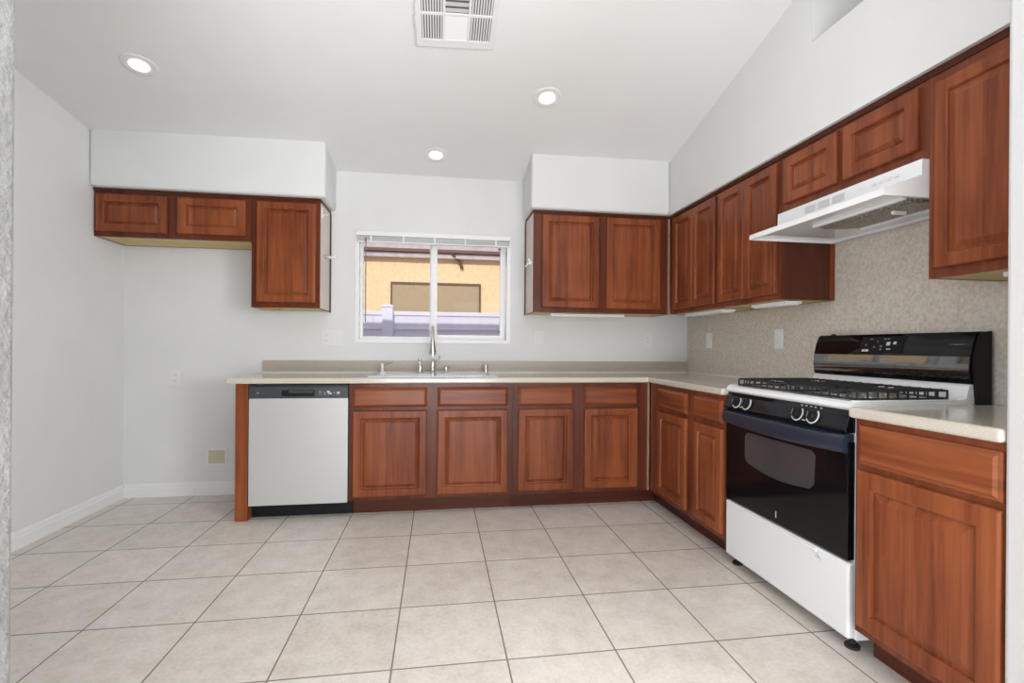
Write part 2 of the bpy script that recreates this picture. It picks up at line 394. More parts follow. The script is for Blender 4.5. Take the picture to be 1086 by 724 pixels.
build('eave', MB().prism([(5.42, 2.76), (5.42, 2.86), (5.6, 2.93), (5.6, 2.83)], 'x', -6, 9), M['fascia'], nh)
build('roof_slope', MB().prism([(5.30, 2.98), (5.30, 3.02), (9, 4.6), (9, 4.5)], 'x', -6, 9), M['roof'], nh)
wf = build('window_frame', MB().box(.96, 2.56, 5.465, 5.5, 2.235, 2.275).box(.96, .985, 5.465, 5.5, 1.0, 2.235).box(2.525, 2.56, 5.465, 5.5, 1.0, 2.235).box(.985, 2.525, 5.465, 5.5, 1.0, 1.03), M['brown'], nh)
build('sun_screen', MB().box(.985, 2.525, 5.48, 5.498, 1.03, 2.235), M['screen'], wf)
build('conduit', MB().tube([(2.03, 5.34, 2.80), (2.08, 5.38, 2.73), (2.18, 5.44, 2.66), (2.22, 5.47, 2.54)], .03, 8).tube([(2.18, 5.38, 2.78), (2.10, 5.39, 2.72)], .02, 6), M['brown'], nh)

# ------------------------------------------------------------------ cabinets
RAISED = [(0, .002), (0, .016), (.003, .021), (.008, .023), (.048, .023), (.051, .021), (.055, .009), (.060, .008), (.080, .0205), (.084, .021)]
SMALL = [(0, .002), (0, .016), (.003, .021), (.008, .023), (.050, .023), (.053, .021), (.056, .010), (.059, .009), (.077, .0205), (.080, .021)]
SLAB = [(0, .002), (0, .009), (.003, .012), (.014, .021), (.018, .0225), (.020, .0215)]
FR = {'back': lambda x, z, f: ((x, f, z), (1, 0, 0), (0, 0, 1), (0, -1, 0)),
      'right': lambda y, z, f: ((f, y, z), (0, -1, 0), (0, 0, 1), (-1, 0, 0))}
def front(parent, name, side, a0, a1, z0, z1, f, prof, material=None):
    """a0..a1 run left to right as seen from the room"""
    O, u, v, w = FR[side](a0, z0, f)
    return build(name, MB().panel(O, u, v, w, abs(a1 - a0), z1 - z0, prof), material or M['wood'], parent)
def carcass(parent, side, a0, a1, depth, f, z0, z1, skips=(), top=True):
    """open box behind a 2 cm face frame"""
    def bx(p0, p1, q0, q1, c0, c1):
        if side == 'back': mb.box(p0, p1, f + q0, f + q1, c0, c1)
        else: mb.box(f + q0, f + q1, p0, p1, c0, c1)
    lo, hi = min(a0, a1), max(a0, a1)
    mb = MB(); bx(lo, hi, 0, .02, z0, z1)
    bx(lo, lo + .018, .02, depth, z0, z1); bx(hi - .018, hi, .02, depth, z0, z1)
    bx(lo + .018, hi - .018, depth - .012, depth, z0, z1)
    if top: bx(lo + .018, hi - .018, .02, depth - .012, z1 - .018, z1)
    bx(lo + .018, hi - .018, .02, depth - .012, z0 + .010, z0 + .026)
    return build('body', mb, M['frame'] if side == 'back' else M['frame_mid'], parent)

FB, FRX = -.035, 3.325                   # base cabinet faces (back run, right run)
UB, URX = .270, 3.630                    # wall cabinet faces
# --- back run, base
c = thing('sink_base_cabinet', 'cherry base cabinet under the sink, right of the dishwasher', 'cabinet', (1.765, .28, 0))
carcass(c, 'back', 1.217, 2.316, .62, FB, .105, .884, top=False)
for x0, x1 in ((1.243, 1.728), (1.797, 2.281)):
    front(c, 'drawer_front', 'back', x0, x1, .728, .858, FB, SLAB, M['woodh'])
    front(c, 'door', 'back', x0, x1, .130, .704, FB, RAISED)
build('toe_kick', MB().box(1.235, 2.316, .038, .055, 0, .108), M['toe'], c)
c = thing('drawer_base_cabinet', 'cherry base cabinet in the back run beside the inside corner', 'cabinet', (2.82, .28, 0))
carcass(c, 'back', 2.318, 3.318, .62, FB, .105, .884)
for x0, x1 in ((2.353, 2.752), (2.830, 3.228)):
    front(c, 'drawer_front', 'back', x0, x1, .728, .858, FB, SLAB, M['woodh'])
    front(c, 'door', 'back', x0, x1, .133, .704, FB, RAISED)
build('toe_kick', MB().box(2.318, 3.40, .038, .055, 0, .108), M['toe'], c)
build('corner_strip', MB().box(3.306, 3.318, FB - .012, FB, .105, .884), M['strip'], c, label='pale strip in the corner')
# end panel left of the dishwasher
e = tag(build('end_panel', MB().box(.514, .590, -.038, .595, 0, .884, .002), M['wood'], org=(.55, .28, 0)),
        'narrow cherry end panel standing left of the dishwasher', 'panel')
# --- right run, base
c = thing('corner_base_cabinet', 'cherry base cabinet left of the stove', 'cabinet', (3.64, -.52, 0))
carcass(c, 'right', -.048, -.985, .62, FRX, .105, .884)
for a0, a1 in ((-.200, -.592), (-.683, -.978)):
    front(c, 'drawer_front', 'right', a0, a1, .728, .858, FRX, SLAB, M['woodh'])
    front(c, 'door', 'right', a0, a1, .138, .702, FRX, RAISED)
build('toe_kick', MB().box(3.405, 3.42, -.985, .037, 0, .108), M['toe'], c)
c = thing('stove_side_cabinet', 'cherry base cabinet right of the stove, at the opening wall', 'cabinet', (3.64, -2.06, 0))
carcass(c, 'right', -1.812, -2.298, .62, FRX, .105, .884)
front(c, 'drawer_front', 'right', -1.832, -2.292, .722, .862, FRX, [(0, 0), (0, .008), (.004, .011), (.010, .013), (.018, .020)], M['woodh'])
front(c, 'door', 'right', -1.832, -2.292, .135, .702, FRX, [(0, 0), (0, .013), (.003, .018), (.007, .020), (.058, .020), (.062, .018), (.065, .010), (.070, .010), (.096, .0185), (.10, .019)])
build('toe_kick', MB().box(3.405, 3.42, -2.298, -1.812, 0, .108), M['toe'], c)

# --- wall cabinets
def underside(parent, x0, x1, y0, y1, z, label=None):
    return build('bottom_panel', MB().box(x0, x1, y0, y1, z, z + .008), M['rawwood'], parent, label='bare plywood underside')
def cornice(parent, side, a0, a1, f, end=None):
    z0, z1 = 2.163, 2.185
    mb = MB()
    if side == 'back':
        mb.prism([(f, z0), (f - .006, z0), (f - .014, z1 - .006), (f - .014, z1), (f, z1)], 'x', a0, a1)
        if end is not None: mb.box(end - .006, end + .006, f, YB - .002, z0, z1)
    else: mb.prism([(f, z0), (f - .006, z0), (f - .014, z1 - .006), (f - .014, z1), (f, z1)], 'y', a1, a0)
    return build('cornice', mb, M['wooddark'], parent, label='dark top moulding')
c = thing('bridge_cabinet', 'short wide cherry wall cabinet above the empty refrigerator space', 'cabinet', (0, .43, 1.862))
carcass(c, 'back', -.497, .494, .325, UB, 1.862, 2.180)
front(c, 'door', 'back', -.481, -.041, 1.893, 2.147, UB, SMALL); front(c, 'door', 'back', .022, .460, 1.897, 2.147, UB, SMALL)
cornice(c, 'back', -.497, .494, UB); underside(c, -.478, .475, UB + .021, .58, 1.863)
c = thing('tall_wall_cabinet', 'single door cherry wall cabinet between refrigerator space and window', 'cabinet', (.727, .43, 1.403))
carcass(c, 'back', .496, .957, .325, UB, 1.403, 2.180)
front(c, 'door', 'back', .532, .930, 1.440, 2.147, UB, RAISED)
cornice(c, 'back', .496, .957, UB, .955); underside(c, .515, .938, UB + .021, .58, 1.404)
build('side_panel', MB().box(.957, .960, UB + .004, .570, 1.405, 2.160), M['sideply'], c, label='pale side veneer')
build('scribe_strip', MB().box(.957, .966, .572, .597, 1.395, 2.163), M['wooddark'], c)
build('cleat', MB().box(.54, .66, UB + .05, UB + .11, 1.388, 1.404), M['chip'], c, label='bare wood cleat under the cabinet')
c = thing('two_door_wall_cabinet', 'two door cherry wall cabinet right of the window', 'cabinet', (3.05, .43, 1.405))
carcass(c, 'back', 2.512, 3.626, .325, UB, 1.405, 2.180)
front(c, 'door', 'back', 2.580, 3.035, 1.440, 2.152, UB, RAISED); front(c, 'door', 'back', 3.093, 3.540, 1.440, 2.152, UB, RAISED)
cornice(c, 'back', 2.512, 3.616, UB, 2.512); underside(c, 2.53, 3.60, UB + .021, .58, 1.406)
build('side_panel', MB().box(2.509, 2.512, UB + .004, .570, 1.407, 2.160), M['sideply'], c, label='pale side veneer')
build('scribe_strip', MB().box(2.503, 2.512, .572, .597, 1.400, 2.163), M['wooddark'], c)
build('corner_strip', MB().box(3.606, 3.616, UB - .016, UB, 1.405, 2.163), M['strip'], c)
c = thing('corner_wall_cabinet', 'cherry wall cabinet on the right wall, tucked into the corner', 'cabinet', (3.79, -.07, 1.405))
carcass(c, 'right', .264, -.402, .325, URX, 1.405, 2.180)
front(c, 'door', 'right', .186, -.094, 1.436, 2.150, URX, RAISED); front(c, 'door', 'right', -.099, -.385, 1.436, 2.150, URX, RAISED)
cornice(c, 'right', .250, -.402, URX); underside(c, URX + .021, 3.94, -.385, .25, 1.406)
c = thing('hood_side_wall_cabinet', 'cherry wall cabinet hanging left of the range hood', 'cabinet', (3.79, -.70, 1.405))
carcass(c, 'right', -.404, -1.003, .325, URX, 1.405, 2.180)
front(c, 'door', 'right', -.425, -.700, 1.436, 2.150, URX, RAISED); front(c, 'door', 'right', -.706, -.983, 1.436, 2.150, URX, RAISED)
cornice(c, 'right', -.404, -1.003, URX); underside(c, URX + .021, 3.94, -.985, -.42, 1.406)
build('side_panel', MB().box(URX + .002, 3.925, -1.005, -1.003, 1.407, 1.86), M['wooddark'], c, label='dark side panel below the hood')
build('scribe_strip', MB().box(3.925, 3.957, -1.012, -1.003, 1.407, 1.86), M['wood'], c)
c = thing('hood_top_cabinet', 'short cherry wall cabinet directly above the range hood', 'cabinet', (3.79, -1.41, 1.865))
carcass(c, 'right', -1.007, -1.810, .325, URX, 1.865, 2.180)
front(c, 'door', 'right', -1.045, -1.390, 1.906, 2.146, URX, SMALL); front(c, 'door', 'right', -1.428, -1.780, 1.906, 2.146, URX, SMALL)
cornice(c, 'right', -1.007, -1.810, URX)
c = thing('near_wall_cabinet', 'tall cherry wall cabinet right of the hood, cut by the opening wall', 'cabinet', (3.79, -2.05, 1.405))
carcass(c, 'right', -1.812, -2.298, .325, URX, 1.405, 2.180)
front(c, 'door', 'right', -1.842, -2.290, 1.440, 2.128, URX, [(0, 0), (0, .013), (.003, .018), (.007, .020), (.046, .020), (.050, .018), (.053, .010), (.060, .010), (.082, .0185), (.086, .019)])
cornice(c, 'right', -1.812, -2.298, URX); underside(c, URX + .021, 3.94, -2.28, -1.83, 1.406)

# under-cabinet light fixtures
def strip(x0, x1, y0, y1, z0, z1, label):
    t = thing('undercabinet_light', label, 'light fixture', ((x0 + x1) / 2, (y0 + y1) / 2, z1), 'light strips under the wall cabinets')
    build('housing', MB().box(x0, x1, y0, y1, z0 + .006, z1, .003), M['plastic'], t)
    build('diffuser', MB().box(x0 + .012, x1 - .012, y0 + .012, y1 - .012, z0, z0 + .006), M['white'], t)
strip(2.67, 3.28, .35, .45, 1.380, 1.403, 'white light strip under the two door cabinet right of the window')
strip(3.68, 3.78, -.37, .13, 1.380, 1.403, 'white light strip under the corner cabinet on the right wall')
strip(3.68, 3.78, -.98, -.68, 1.380, 1.403, 'short white light strip under the cabinet left of the hood')
strip(3.68, 3.78, -2.27, -2.02, 1.380, 1.403, 'white light strip under the tall cabinet right of the hood')

# hooks on the two cabinet sides flanking the window
t = thing('side_hook', 'white forked hook high on the side of the tall wall cabinet', 'hook', (.960, .34, 2.09), 'hooks on the cabinet sides')
build('base_plate', MB().box(.960, .964, .286, .304, 2.055, 2.135, .001), M['plastic'], t)
build('prong', MB().tube([(.966, .295, 2.075), (.970, .35, 2.098), (.972, .42, 2.112)], .007, 8), M['plastic'], t)
t = thing('side_clip', 'nickel clip midway up the side of the tall wall cabinet', 'hook', (.960, .42, 1.79), 'hooks on the cabinet sides')
build('base_plate', MB().lathe([(.022, 0), (.022, .004), (.014, .008)], (.960, .40, 1.795), 'x', 14), M['chrome'], t)
build('prong', MB().tube([(.966, .33, 1.790), (.974, .40, 1.795), (.990, .47, 1.80)], .008, 8), M['chrome'], t)
build('knob', MB().tube([(.966, .42, 1.80), (1.03, .43, 1.80)], .006, 8).lathe([(.006, .03), (.015, .034), (.015, .046), (.006, .05)], (.985, .43, 1.80), 'x', 12), M['plastic'], t)
t = thing('side_clip', 'white clip on the left side of the two door wall cabinet', 'hook', (2.509, .36, 1.79), 'hooks on the cabinet sides')
build('base_plate', MB().lathe([(.020, 0), (.020, -.004), (.013, -.008)], (2.509, .33, 1.79), 'x', 14), M['plastic'], t)
build('prong', MB().tube([(2.504, .33, 1.79), (2.485, .34, 1.785), (2.470, .36, 1.765)], .007, 8).tube([(2.497, .33, 1.79), (2.490, .33, 1.825)], .006, 8), M['plastic'], t)

# ------------------------------------------------------------------ worktops, splashbacks, sink, taps
SK = (1.36, 1.756, 1.784, 2.18); SKY = (.03, .35)
xs = [.462, SK[0], SK[1], SK[2], SK[3], 3.298, XR - .002]; ys = [-.990, -.062, SKY[0], SKY[1], YB - .002]
def skipf(i, j):
    if j == 0: return i != 5
    return j == 2 and i in (1, 2, 3)
tag(build('countertop', MB().cells(xs, ys, skipf, .886, .924), M['counter'], org=(2.2, .27, .886), bevel=.010), 'long cream L-shaped worktop over dishwasher, sink and corner', 'countertop')
tag(build('countertop', MB().box(3.298, XR - .002, -2.300, -1.800, .886, .926), M['counter'], org=(3.63, -2.05, .886), bevel=.012), 'small cream worktop right of the stove', 'countertop')
tag(build('backsplash', MB().box(.470, XR - .012, .582, YB - .001, .9245, 1.020, .003), M['splash'], org=(2.2, .59, .9245)), 'low taupe upstand along the back wall behind the sink', 'backsplash')
tag(build('caulk_line', MB().box(.470, XR - .02, .576, .5815, .9245, .934), M['white'], org=(2.2, .58, .9245)), 'thin white caulk line along the foot of the taupe upstand', 'caulk')
tag(build('splash_panel', MB().box(XR - .006, XR - .001, -2.299, YB - .002, .9275, 1.402).box(XR - .006, XR - .001, -1.808, -1.008, 1.402, 1.862), M['panel'], org=(XR, -.9, .9265)), 'speckled beige wall panel behind the stove', 'wall panel')
tag(build('caulk_line', MB().box(XR - .018, XR - .0065, -.988, .575, .9245, .934), M['white'], org=(XR, -.2, .9245)), 'thin white caulk line below the beige panel left of the stove', 'caulk')

sk = thing('kitchen_sink', 'white double bowl sink set in the worktop below the window', 'sink', (1.77, .19, .74))
rx = [SK[0] - .03, SK[0] + .012, SK[1] - .0, SK[2] + .0, SK[3] - .012, SK[3] + .03]
build('rim', MB().cells(rx, [SKY[0] - .028, SKY[0] + .012, SKY[1] - .012, SKY[1] + .03], lambda i, j: j == 1 and i in (1, 3), .9245, .932), M['enamel'], sk, bevel=.003)
for x0, x1 in ((rx[1], rx[2]), (rx[3], rx[4])):
    y0, y1 = SKY[0] + .012, SKY[1] - .012; t_ = .006
    b = build('bowl', MB().box(x0 - .002, x0 + t_, y0, y1, .74, .925).box(x1 - t_, x1 + .002, y0, y1, .74, .925).box(x0 + t_, x1 - t_, y0, y0 + t_, .74, .925).box(x0 + t_, x1 - t_, y1 - t_, y1, .74, .925).box(x0 + t_, x1 - t_, y0 + t_, y1 - t_, .74, .748), M['enamel'], sk)
    build('drain', MB().lathe([(.045, 0), (.045, .003), (.030, .002)], ((x0 + x1) / 2, (y0 + y1) / 2, .748)), M['chrome'], b)

ZC = .9245
fa = thing('kitchen_faucet', 'tall brushed nickel pull-down faucet behind the sink', 'faucet', (1.758, .46, ZC))
build('base', MB().lathe([(.027, 0), (.027, .006), (.021, .012), (.022, .05), (.025, .08), (.021, .10), (.012, .11)], (1.758, .46, ZC)), M['chrome'], fa, smooth=True)
arc = [(1.758, .46, ZC + .13), (1.758, .46, ZC + .26)]
for k in range(1, 13):
    a = math.pi * k / 12
    arc.append((1.758, .46 - .085 * (1 - math.cos(a)), ZC + .26 + .10 * math.sin(a)))
build('spout', MB().tube(arc, .011, 12), M['chrome'], fa, smooth=True)
build('spray_head', MB().lathe([(.022, 0), (.029, .004), (.030, .025), (.025, .04), (.019, .08), (.013, .115)], (1.758, .29, ZC + .150)), M['chrome'], fa, smooth=True)
build('lever', MB().tube([(1.775, .46, ZC + .07), (1.800, .46, ZC + .085), (1.812, .46, ZC + .14)], [.008, .006, .005], 10), M['chrome'], fa, smooth=True)
so = thing('soap_dispenser', 'brushed nickel soap pump just left of the tall faucet', 'dispenser', (1.660, .46, ZC))
build('body', MB().lathe([(.024, 0), (.024, .006), (.018, .012), (.020, .05), (.016, .072), (.010, .08)], (1.660, .46, ZC)), M['chrome'], so, smooth=True)
build('pump_head', MB().lathe([(.007, .08), (.007, .098), (.014, .100), (.014, .114), (.008, .118)], (1.660, .46, ZC)).tube([(1.66, .46, ZC + .107), (1.66, .41, ZC + .105), (1.66, .395, ZC + .095)], .005, 8), M['chrome'], so, smooth=True)
wf_ = thing('filter_tap', 'small white tap with slim side spout left of the soap pump', 'tap', (1.374, .47, ZC))
build('base', MB().lathe([(.026, 0), (.024, .008), (.014, .018), (.011, .055), (.014, .062), (.010, .078)], (1.374, .47, ZC)), M['white'], wf_, smooth=True)
build('spout', MB().tube([(1.374, .47, ZC + .060), (1.41, .465, ZC + .075), (1.455, .46, ZC + .088)], [.008, .006, .005], 8), M['chrome'], wf_, smooth=True)
cp = thing('hole_cover', 'short nickel cap just right of the tall faucet', 'cap', (1.860, .46, ZC))
build('body', MB().lathe([(.018, 0), (.018, .004), (.012, .010), (.012, .030), (.016, .034), (.016, .050), (.008, .054)], (1.860, .46, ZC)), M['chrome'], cp, smooth=True)
build('nub', MB().tube([(1.868, .46, ZC + .042), (1.888, .455, ZC + .050)], .006, 8), M['chrome'], cp)
ag = thing('air_gap', 'white and nickel air gap cylinder at the right of the sink', 'air gap', (2.176, .47, ZC))
build('base', MB().lathe([(.026, 0), (.026, .004), (.019, .008)], (2.176, .47, ZC)), M['white'], ag, smooth=True)
build('cap', MB().lathe([(.0185, .008), (.0185, .066), (.015, .072), (.003, .074)], (2.176, .47, ZC)), M['chrome'], ag, smooth=True)

# ------------------------------------------------------------------ dishwasher
d = thing('dishwasher', 'stainless steel dishwasher with dark control strip under the worktop', 'dishwasher', (.90, .25, 0))
build('tub', MB().box(.600, 1.208, -.015, .56, .11, .876), M['dwdark'], d)
build('door', MB().box(.597, 1.211, -.046, -.016, .098, .792, .004), M['steel'], d, label='brushed stainless door')
cpn = build('control_strip', MB().box(.597, 1.211, -.048, -.016, .795, .868, .003), M['dwdark'], d, label='dark grey control strip')
build('handle', MB().box(.800, 1.000, -.051, -.0482, .806, .846, .004), M['blackmatte'], cpn)
build('handle_lip', MB().prism([(-.062, .842), (-.0515, .850), (-.0485, .850), (-.0485, .828), (-.0515, .826)], 'x', .842, .990), M['dwdark'], cpn)
for i, (x, z, w, h) in enumerate(((1.036, .832, .016, .012), (1.036, .816, .014, .004), (1.064, .826, .014, .010), (1.064, .812, .016, .004), (1.088, .834, .018, .010), (1.097, .822, .024, .008), (1.125, .826, .010, .008), (1.150, .826, .018, .012), (1.150, .812, .012, .004), (.652, .828, .014, .012))):
    build('button', MB().box(x - w / 2, x + w / 2, -.0486, -.0478, z - h / 2, z + h / 2), M['mark'] if i in (4, 5, 7) else M['mark_dim'], cpn)
build('toe_panel', MB().box(.594, 1.234, .030, .045, .004, .092), M['blackmatte'], d, label='black toe panel')

# ------------------------------------------------------------------ gas range
SY0, SY1 = -1.795, -.996               # right and left flanks
g = thing('gas_range', 'white and black freestanding gas range with four burners', 'stove', (3.63, -1.395, 0))
build('body', MB().box(3.350, 3.925, SY0, SY1, .050, .905), M['enamel'], g, label='white side panels')
dr = build('drawer', MB().box(3.318, 3.349, SY0 + .006, SY1 - .006, .052, .338, .010, 3), M['enamel'], g, label='white storage drawer')
build('drawer_lip', MB().box(3.312, 3.320, SY0 + .16, SY1 - .04, .318, .332, .003), M['white'], dr)
build('badge', MB().prism([(SY0 + .13, .296), (SY0 + .17, .296), (SY0 + .150, .318)], 'x', 3.3155, 3.3185), M['mark'], dr, label='small grey scuffed tab')
ov = build('oven_door', MB().box(3.318, 3.349, SY0 + .010, SY1 - .006, .345, .790, .005), M['black'], g, label='glossy black glass oven door')
# shaped window: straight top, bowed bottom
wy0, wy1 = -1.165, -1.625
pts = [(wy0, .705), (wy0 - .02, .722), (wy1 + .02, .722), (wy1, .705), (wy1 + .006, .585), (wy1 + .03, .562)]
for k in range(1, 8):
    s_ = k / 8; pts.append((wy1 + .03 + (wy0 - .02 - wy1 - .03) * s_, .562 - .022 * math.sin(math.pi * s_) + .010 * s_))
pts += [(wy0 - .02, .572), (wy0, .592)]
build('oven_window', MB().prism(pts, 'x', 3.3165, 3.3185), M['ovenwin'], ov, label='smoky viewing window')
hp = []
for k in range(13):
    y = SY1 - .010 + (SY0 + .014 - SY1 + .010) * k / 12; b = .012 * math.sin(math.pi * k / 12)
    hp.append((y, b))
mbh = MB(); rings = []
for y, b in hp:
    rings.append([mbh.bm.verts.new(q) for q in ((3.325, y, .742 - b), (3.300 - b, y, .752 - b), (3.292 - b, y, .772), (3.298 - b, y, .806), (3.312, y, .818), (3.345, y, .818), (3.345, y, .742 - b))])
for a, b in zip(rings, rings[1:]):
    for k in range(7): mbh.bm.faces.new((a[k], a[(k + 1) % 7], b[(k + 1) % 7], b[k]))
mbh.bm.faces.new(rings[0]); mbh.bm.faces.new(rings[-1][::-1])
build('handle_band', mbh, M['handle'], ov, smooth=True, label='slate blue handle band')
build('latch_mark', MB().box(3.3165, 3.3185, -1.395, -1.391, .372, .402), M['mark'], ov)
# control panel, leaning back
def cp_x(z): return 3.310 + (z - .822) * .35
cpan = build('control_panel', MB().prism([(3.312, .822), (3.306, .834), (3.326, .890), (3.336, .908), (3.42, .908), (3.42, .822)], 'y', SY0 + .012, SY1 - .002), M['black'], g, label='glossy black control panel', bevel=.004)
KN = (-1.102, -1.180, -1.527, -1.613)
for y in KN:
    q = Vector((3.3155, y, .864)); nrm = Vector((-.94, 0, .33)).normalized()
    rot = Vector((0, 0, 1)).rotation_difference(nrm).to_matrix().to_4x4()
    def at(mb_): bmesh.ops.transform(mb_.bm, matrix=Matrix.Translation(q) @ rot, verts=mb_.bm.verts); return mb_
    kn = build('knob', at(MB().lathe([(.027, -.004), (.027, .004), (.021, .008), (.019, .020), (.016, .023)], (0, 0, 0), 'z', 20).box(-.019, .019, -.006, .006, .012, .029, .002)), M['blackmatte'], cpan)
    build('knob_ring', at(MB().tube([(.030 * math.cos(a), .030 * math.sin(a), .002) for a in [R(75 + 210 * k / 20) for k in range(-3, 24)]], .0028, 6).tube([(.030 * math.cos(a), .030 * math.sin(a), .002) for a in (R(180), R(184))], .004, 6)), M['mark'], kn, label='pale dial ring')
    build('dial_mark', at(MB().box(-.012, .012, -.0015, .0015, .0285, .0296)), M['mark_dim'], kn)
for y in (-1.535, -1.560, -1.585, -1.610, -1.640):
    build('tick', MB().box(3.3285, 3.3310, y - .004, y + .004, .8975, .9015), M['mark'], cpan)
for y in (-1.141, -1.570): build('tick', MB().box(3.3075, 3.3105, y - .010, y + .010, .8405, .8435), M['mark'], cpan)
# cooktop with a raised rear ledge
ct = build('cooktop', MB().prism([(3.330, .909), (3.322, .918), (3.324, .934), (3.336, .942), (3.36, .940), (3.78, .940), (3.825, .948), (3.838, .995), (3.850, 1.004), (3.915, 1.004), (3.915, .906), (3.34, .906)], 'y', SY0 + .002, SY1 - .002), M['enamel'], g, label='white enamel cooktop')
build('side_rim', MB().box(3.336, 3.80, SY1 - .022, SY1 - .004, .940, .946, .002).box(3.336, 3.80, SY0 + .004, SY0 + .022, .940, .946, .002), M['enamel'], ct)
BX = (3.46, 3.69); BY = (-1.205, -1.585)
for x in BX:
    for y in BY:
        bq = build('burner', MB().lathe([(.085, .0), (.080, .002), (.050, .004), (.048, .012), (.040, .016)], (x, y, .940), 'z', 24), M['alu'], ct)
        build('burner_cap', MB().lathe([(.038, .016), (.040, .020), (.036, .026), (.010, .027)], (x, y, .940), 'z', 24), M['grate'], bq)
for y in BY:
    gm = MB(); y0, y1 = y - .178, y + .178; x0, x1 = 3.375, 3.775; zt, zb = .978, .944; r = .0042
    gm.tube([(x0, y0, zt), (x1, y0, zt), (x1, y1, zt), (x0, y1, zt)], r, 6, closed=True)
    gm.tube([(x0, y0, zb + .004), (x1, y0, zb + .004), (x1, y1, zb + .004), (x0, y1, zb + .004)], r, 6, closed=True)
    for k in range(9):
        yy = y0 + (y1 - y0) * k / 8
        for xx in (x0, x1): gm.tube([(xx, yy, zb), (xx, yy, zt)], r, 6)
        # bars bent over the frame, stopping short of the burner centres
        if k in (0, 8): continue
        for xc in BX:
            gap = .045 if abs(yy - y) < .06 else 0
            a, b = xc - .115, xc + .115
            if gap: gm.tube([(a, yy, zt), (xc - gap, yy, zt)], r, 6); gm.tube([(xc + gap, yy, zt), (b, yy, zt)], r, 6)
            else: gm.tube([(a, yy, zt), (b, yy, zt)], r, 6)
    for k in range(1, 9):
        xx = x0 + (x1 - x0) * k / 9
        for yy in (y0, y1): gm.tube([(xx, yy, zb), (xx, yy, zt)], r, 6)
    gm.tube([((x0 + x1) / 2, y0, zt), ((x0 + x1) / 2, y1, zt)], r, 6)
    build('grate', gm, M['grate'], ct, label='black wire grate')
# backguard: curved black face, black end caps
bp = [(3.848, 1.006), (3.842, 1.020), (3.838, 1.060), (3.842, 1.110), (3.853, 1.160), (3.868, 1.200), (3.880, 1.211), (3.925, 1.212), (3.925, 1.006)]
bg = build('backguard', MB().prism(bp, 'y', SY0 + .001, SY1 - .001), M['black'], g, smooth=True, label='glossy black backguard')
build('end_cap', MB().prism([(3.862, .925), (3.854, 1.006), (3.848, 1.060), (3.852, 1.110), (3.862, 1.160), (3.876, 1.198), (3.885, 1.208), (3.927, 1.2135), (3.927, .925)], 'y', SY0 - .010, SY0), M['blackmatte'], bg)
def bgx(z):
    for (xa, za), (xb, zb) in zip(bp[1:6], bp[2:7]):
        if za <= z <= zb: return xa + (xb - xa) * (z - za) / (zb - za)
    return 3.87
def on_guard(y0, y1, z0, z1, off):
    mb_ = MB(); n = 4; P = []
    for k in range(n + 1):
        z = z0 + (z1 - z0) * k / n
        P.append([mb_.bm.verts.new((bgx(z) - o_, y, z)) for y, o_ in ((y0, off), (y1, off), (y1, off - .004), (y0, off - .004))])
    for a, b in zip(P, P[1:]):
        for k in range(4): mb_.bm.faces.new((a[k], a[(k + 1) % 4], b[(k + 1) % 4], b[k]))
    mb_.bm.faces.new(P[0]); mb_.bm.faces.new(P[-1][::-1]); return mb_
build('reflection_strip', on_guard(SY0 + .004, SY1 - .004, 1.026, 1.112, .0015), M['guard'], bg, smooth=True, label='added mirror-glossy strip for the window reflection')  # separate strip added so the lower backguard mirrors the window
dp = build('display', on_guard(-1.510, -1.285, 1.122, 1.199, .003), M['blackmatte'], bg, label='matte touch display with pale icons')
for i, (y, z, w, h) in enumerate(((-1.308, 1.133, .016, .010), (-1.328, 1.133, .016, .010), (-1.318, 1.160, .008, .006), (-1.365, 1.150, .010, .006), (-1.400, 1.140, .008, .010), (-1.400, 1.154, .012, .006), (-1.412, 1.187, .010, .006), (-1.430, 1.187, .010, .006), (-1.435, 1.165, .018, .016), (-1.467, 1.168, .014, .012), (-1.440, 1.140, .020, .005), (-1.340, 1.187, .016, .005), (-1.378, 1.176, .006, .005))):
    build('icon', on_guard(y - w / 2, y + w / 2, z - h / 2, z + h / 2, .0042), M['mark'] if i in (0, 1, 8, 9, 10) else M['mark_dim'], dp)
build('vent_nub', MB().box(3.895, 3.91, -1.07, -1.055, 1.2115, 1.218), M['blackmatte'], bg)
for x, y in ((3.372, -1.030), (3.372, -1.752), (3.88, -1.030), (3.88, -1.752)):
    build('leg', MB().lathe([(.026, 0), (.026, .010), (.012, .016), (.012, .051)], (x, y, 0), 'z', 16), M['rubber'], g, label='black levelling foot')

# ------------------------------------------------------------------ range hood
h = thing('range_hood', 'white under-cabinet range hood above the stove', 'range hood', (3.70, -1.41, 1.715))
HY0, HY1 = -1.806, -1.010
shell = MB()
prof = [(3.945, 1.862), (3.606, 1.862), (3.604, 1.800), (3.440, 1.742), (3.438, 1.716), (3.450, 1.716), (3.454, 1.736), (3.612, 1.792), (3.618, 1.850), (3.945, 1.850)]
shell.prism(prof, 'y', HY0, HY1)
side = [(3.945, 1.850), (3.618, 1.850), (3.612, 1.792), (3.454, 1.736), (3.450, 1.716), (3.945, 1.716)]
shell.prism(side, 'y', HY0, HY0 + .006); shell.prism(side, 'y', HY1 - .006, HY1)
shell.box(3.930, 3.945, HY0 + .006, HY1 - .006, 1.716, 1.850)
build('shell', shell, M['enamel'], h)
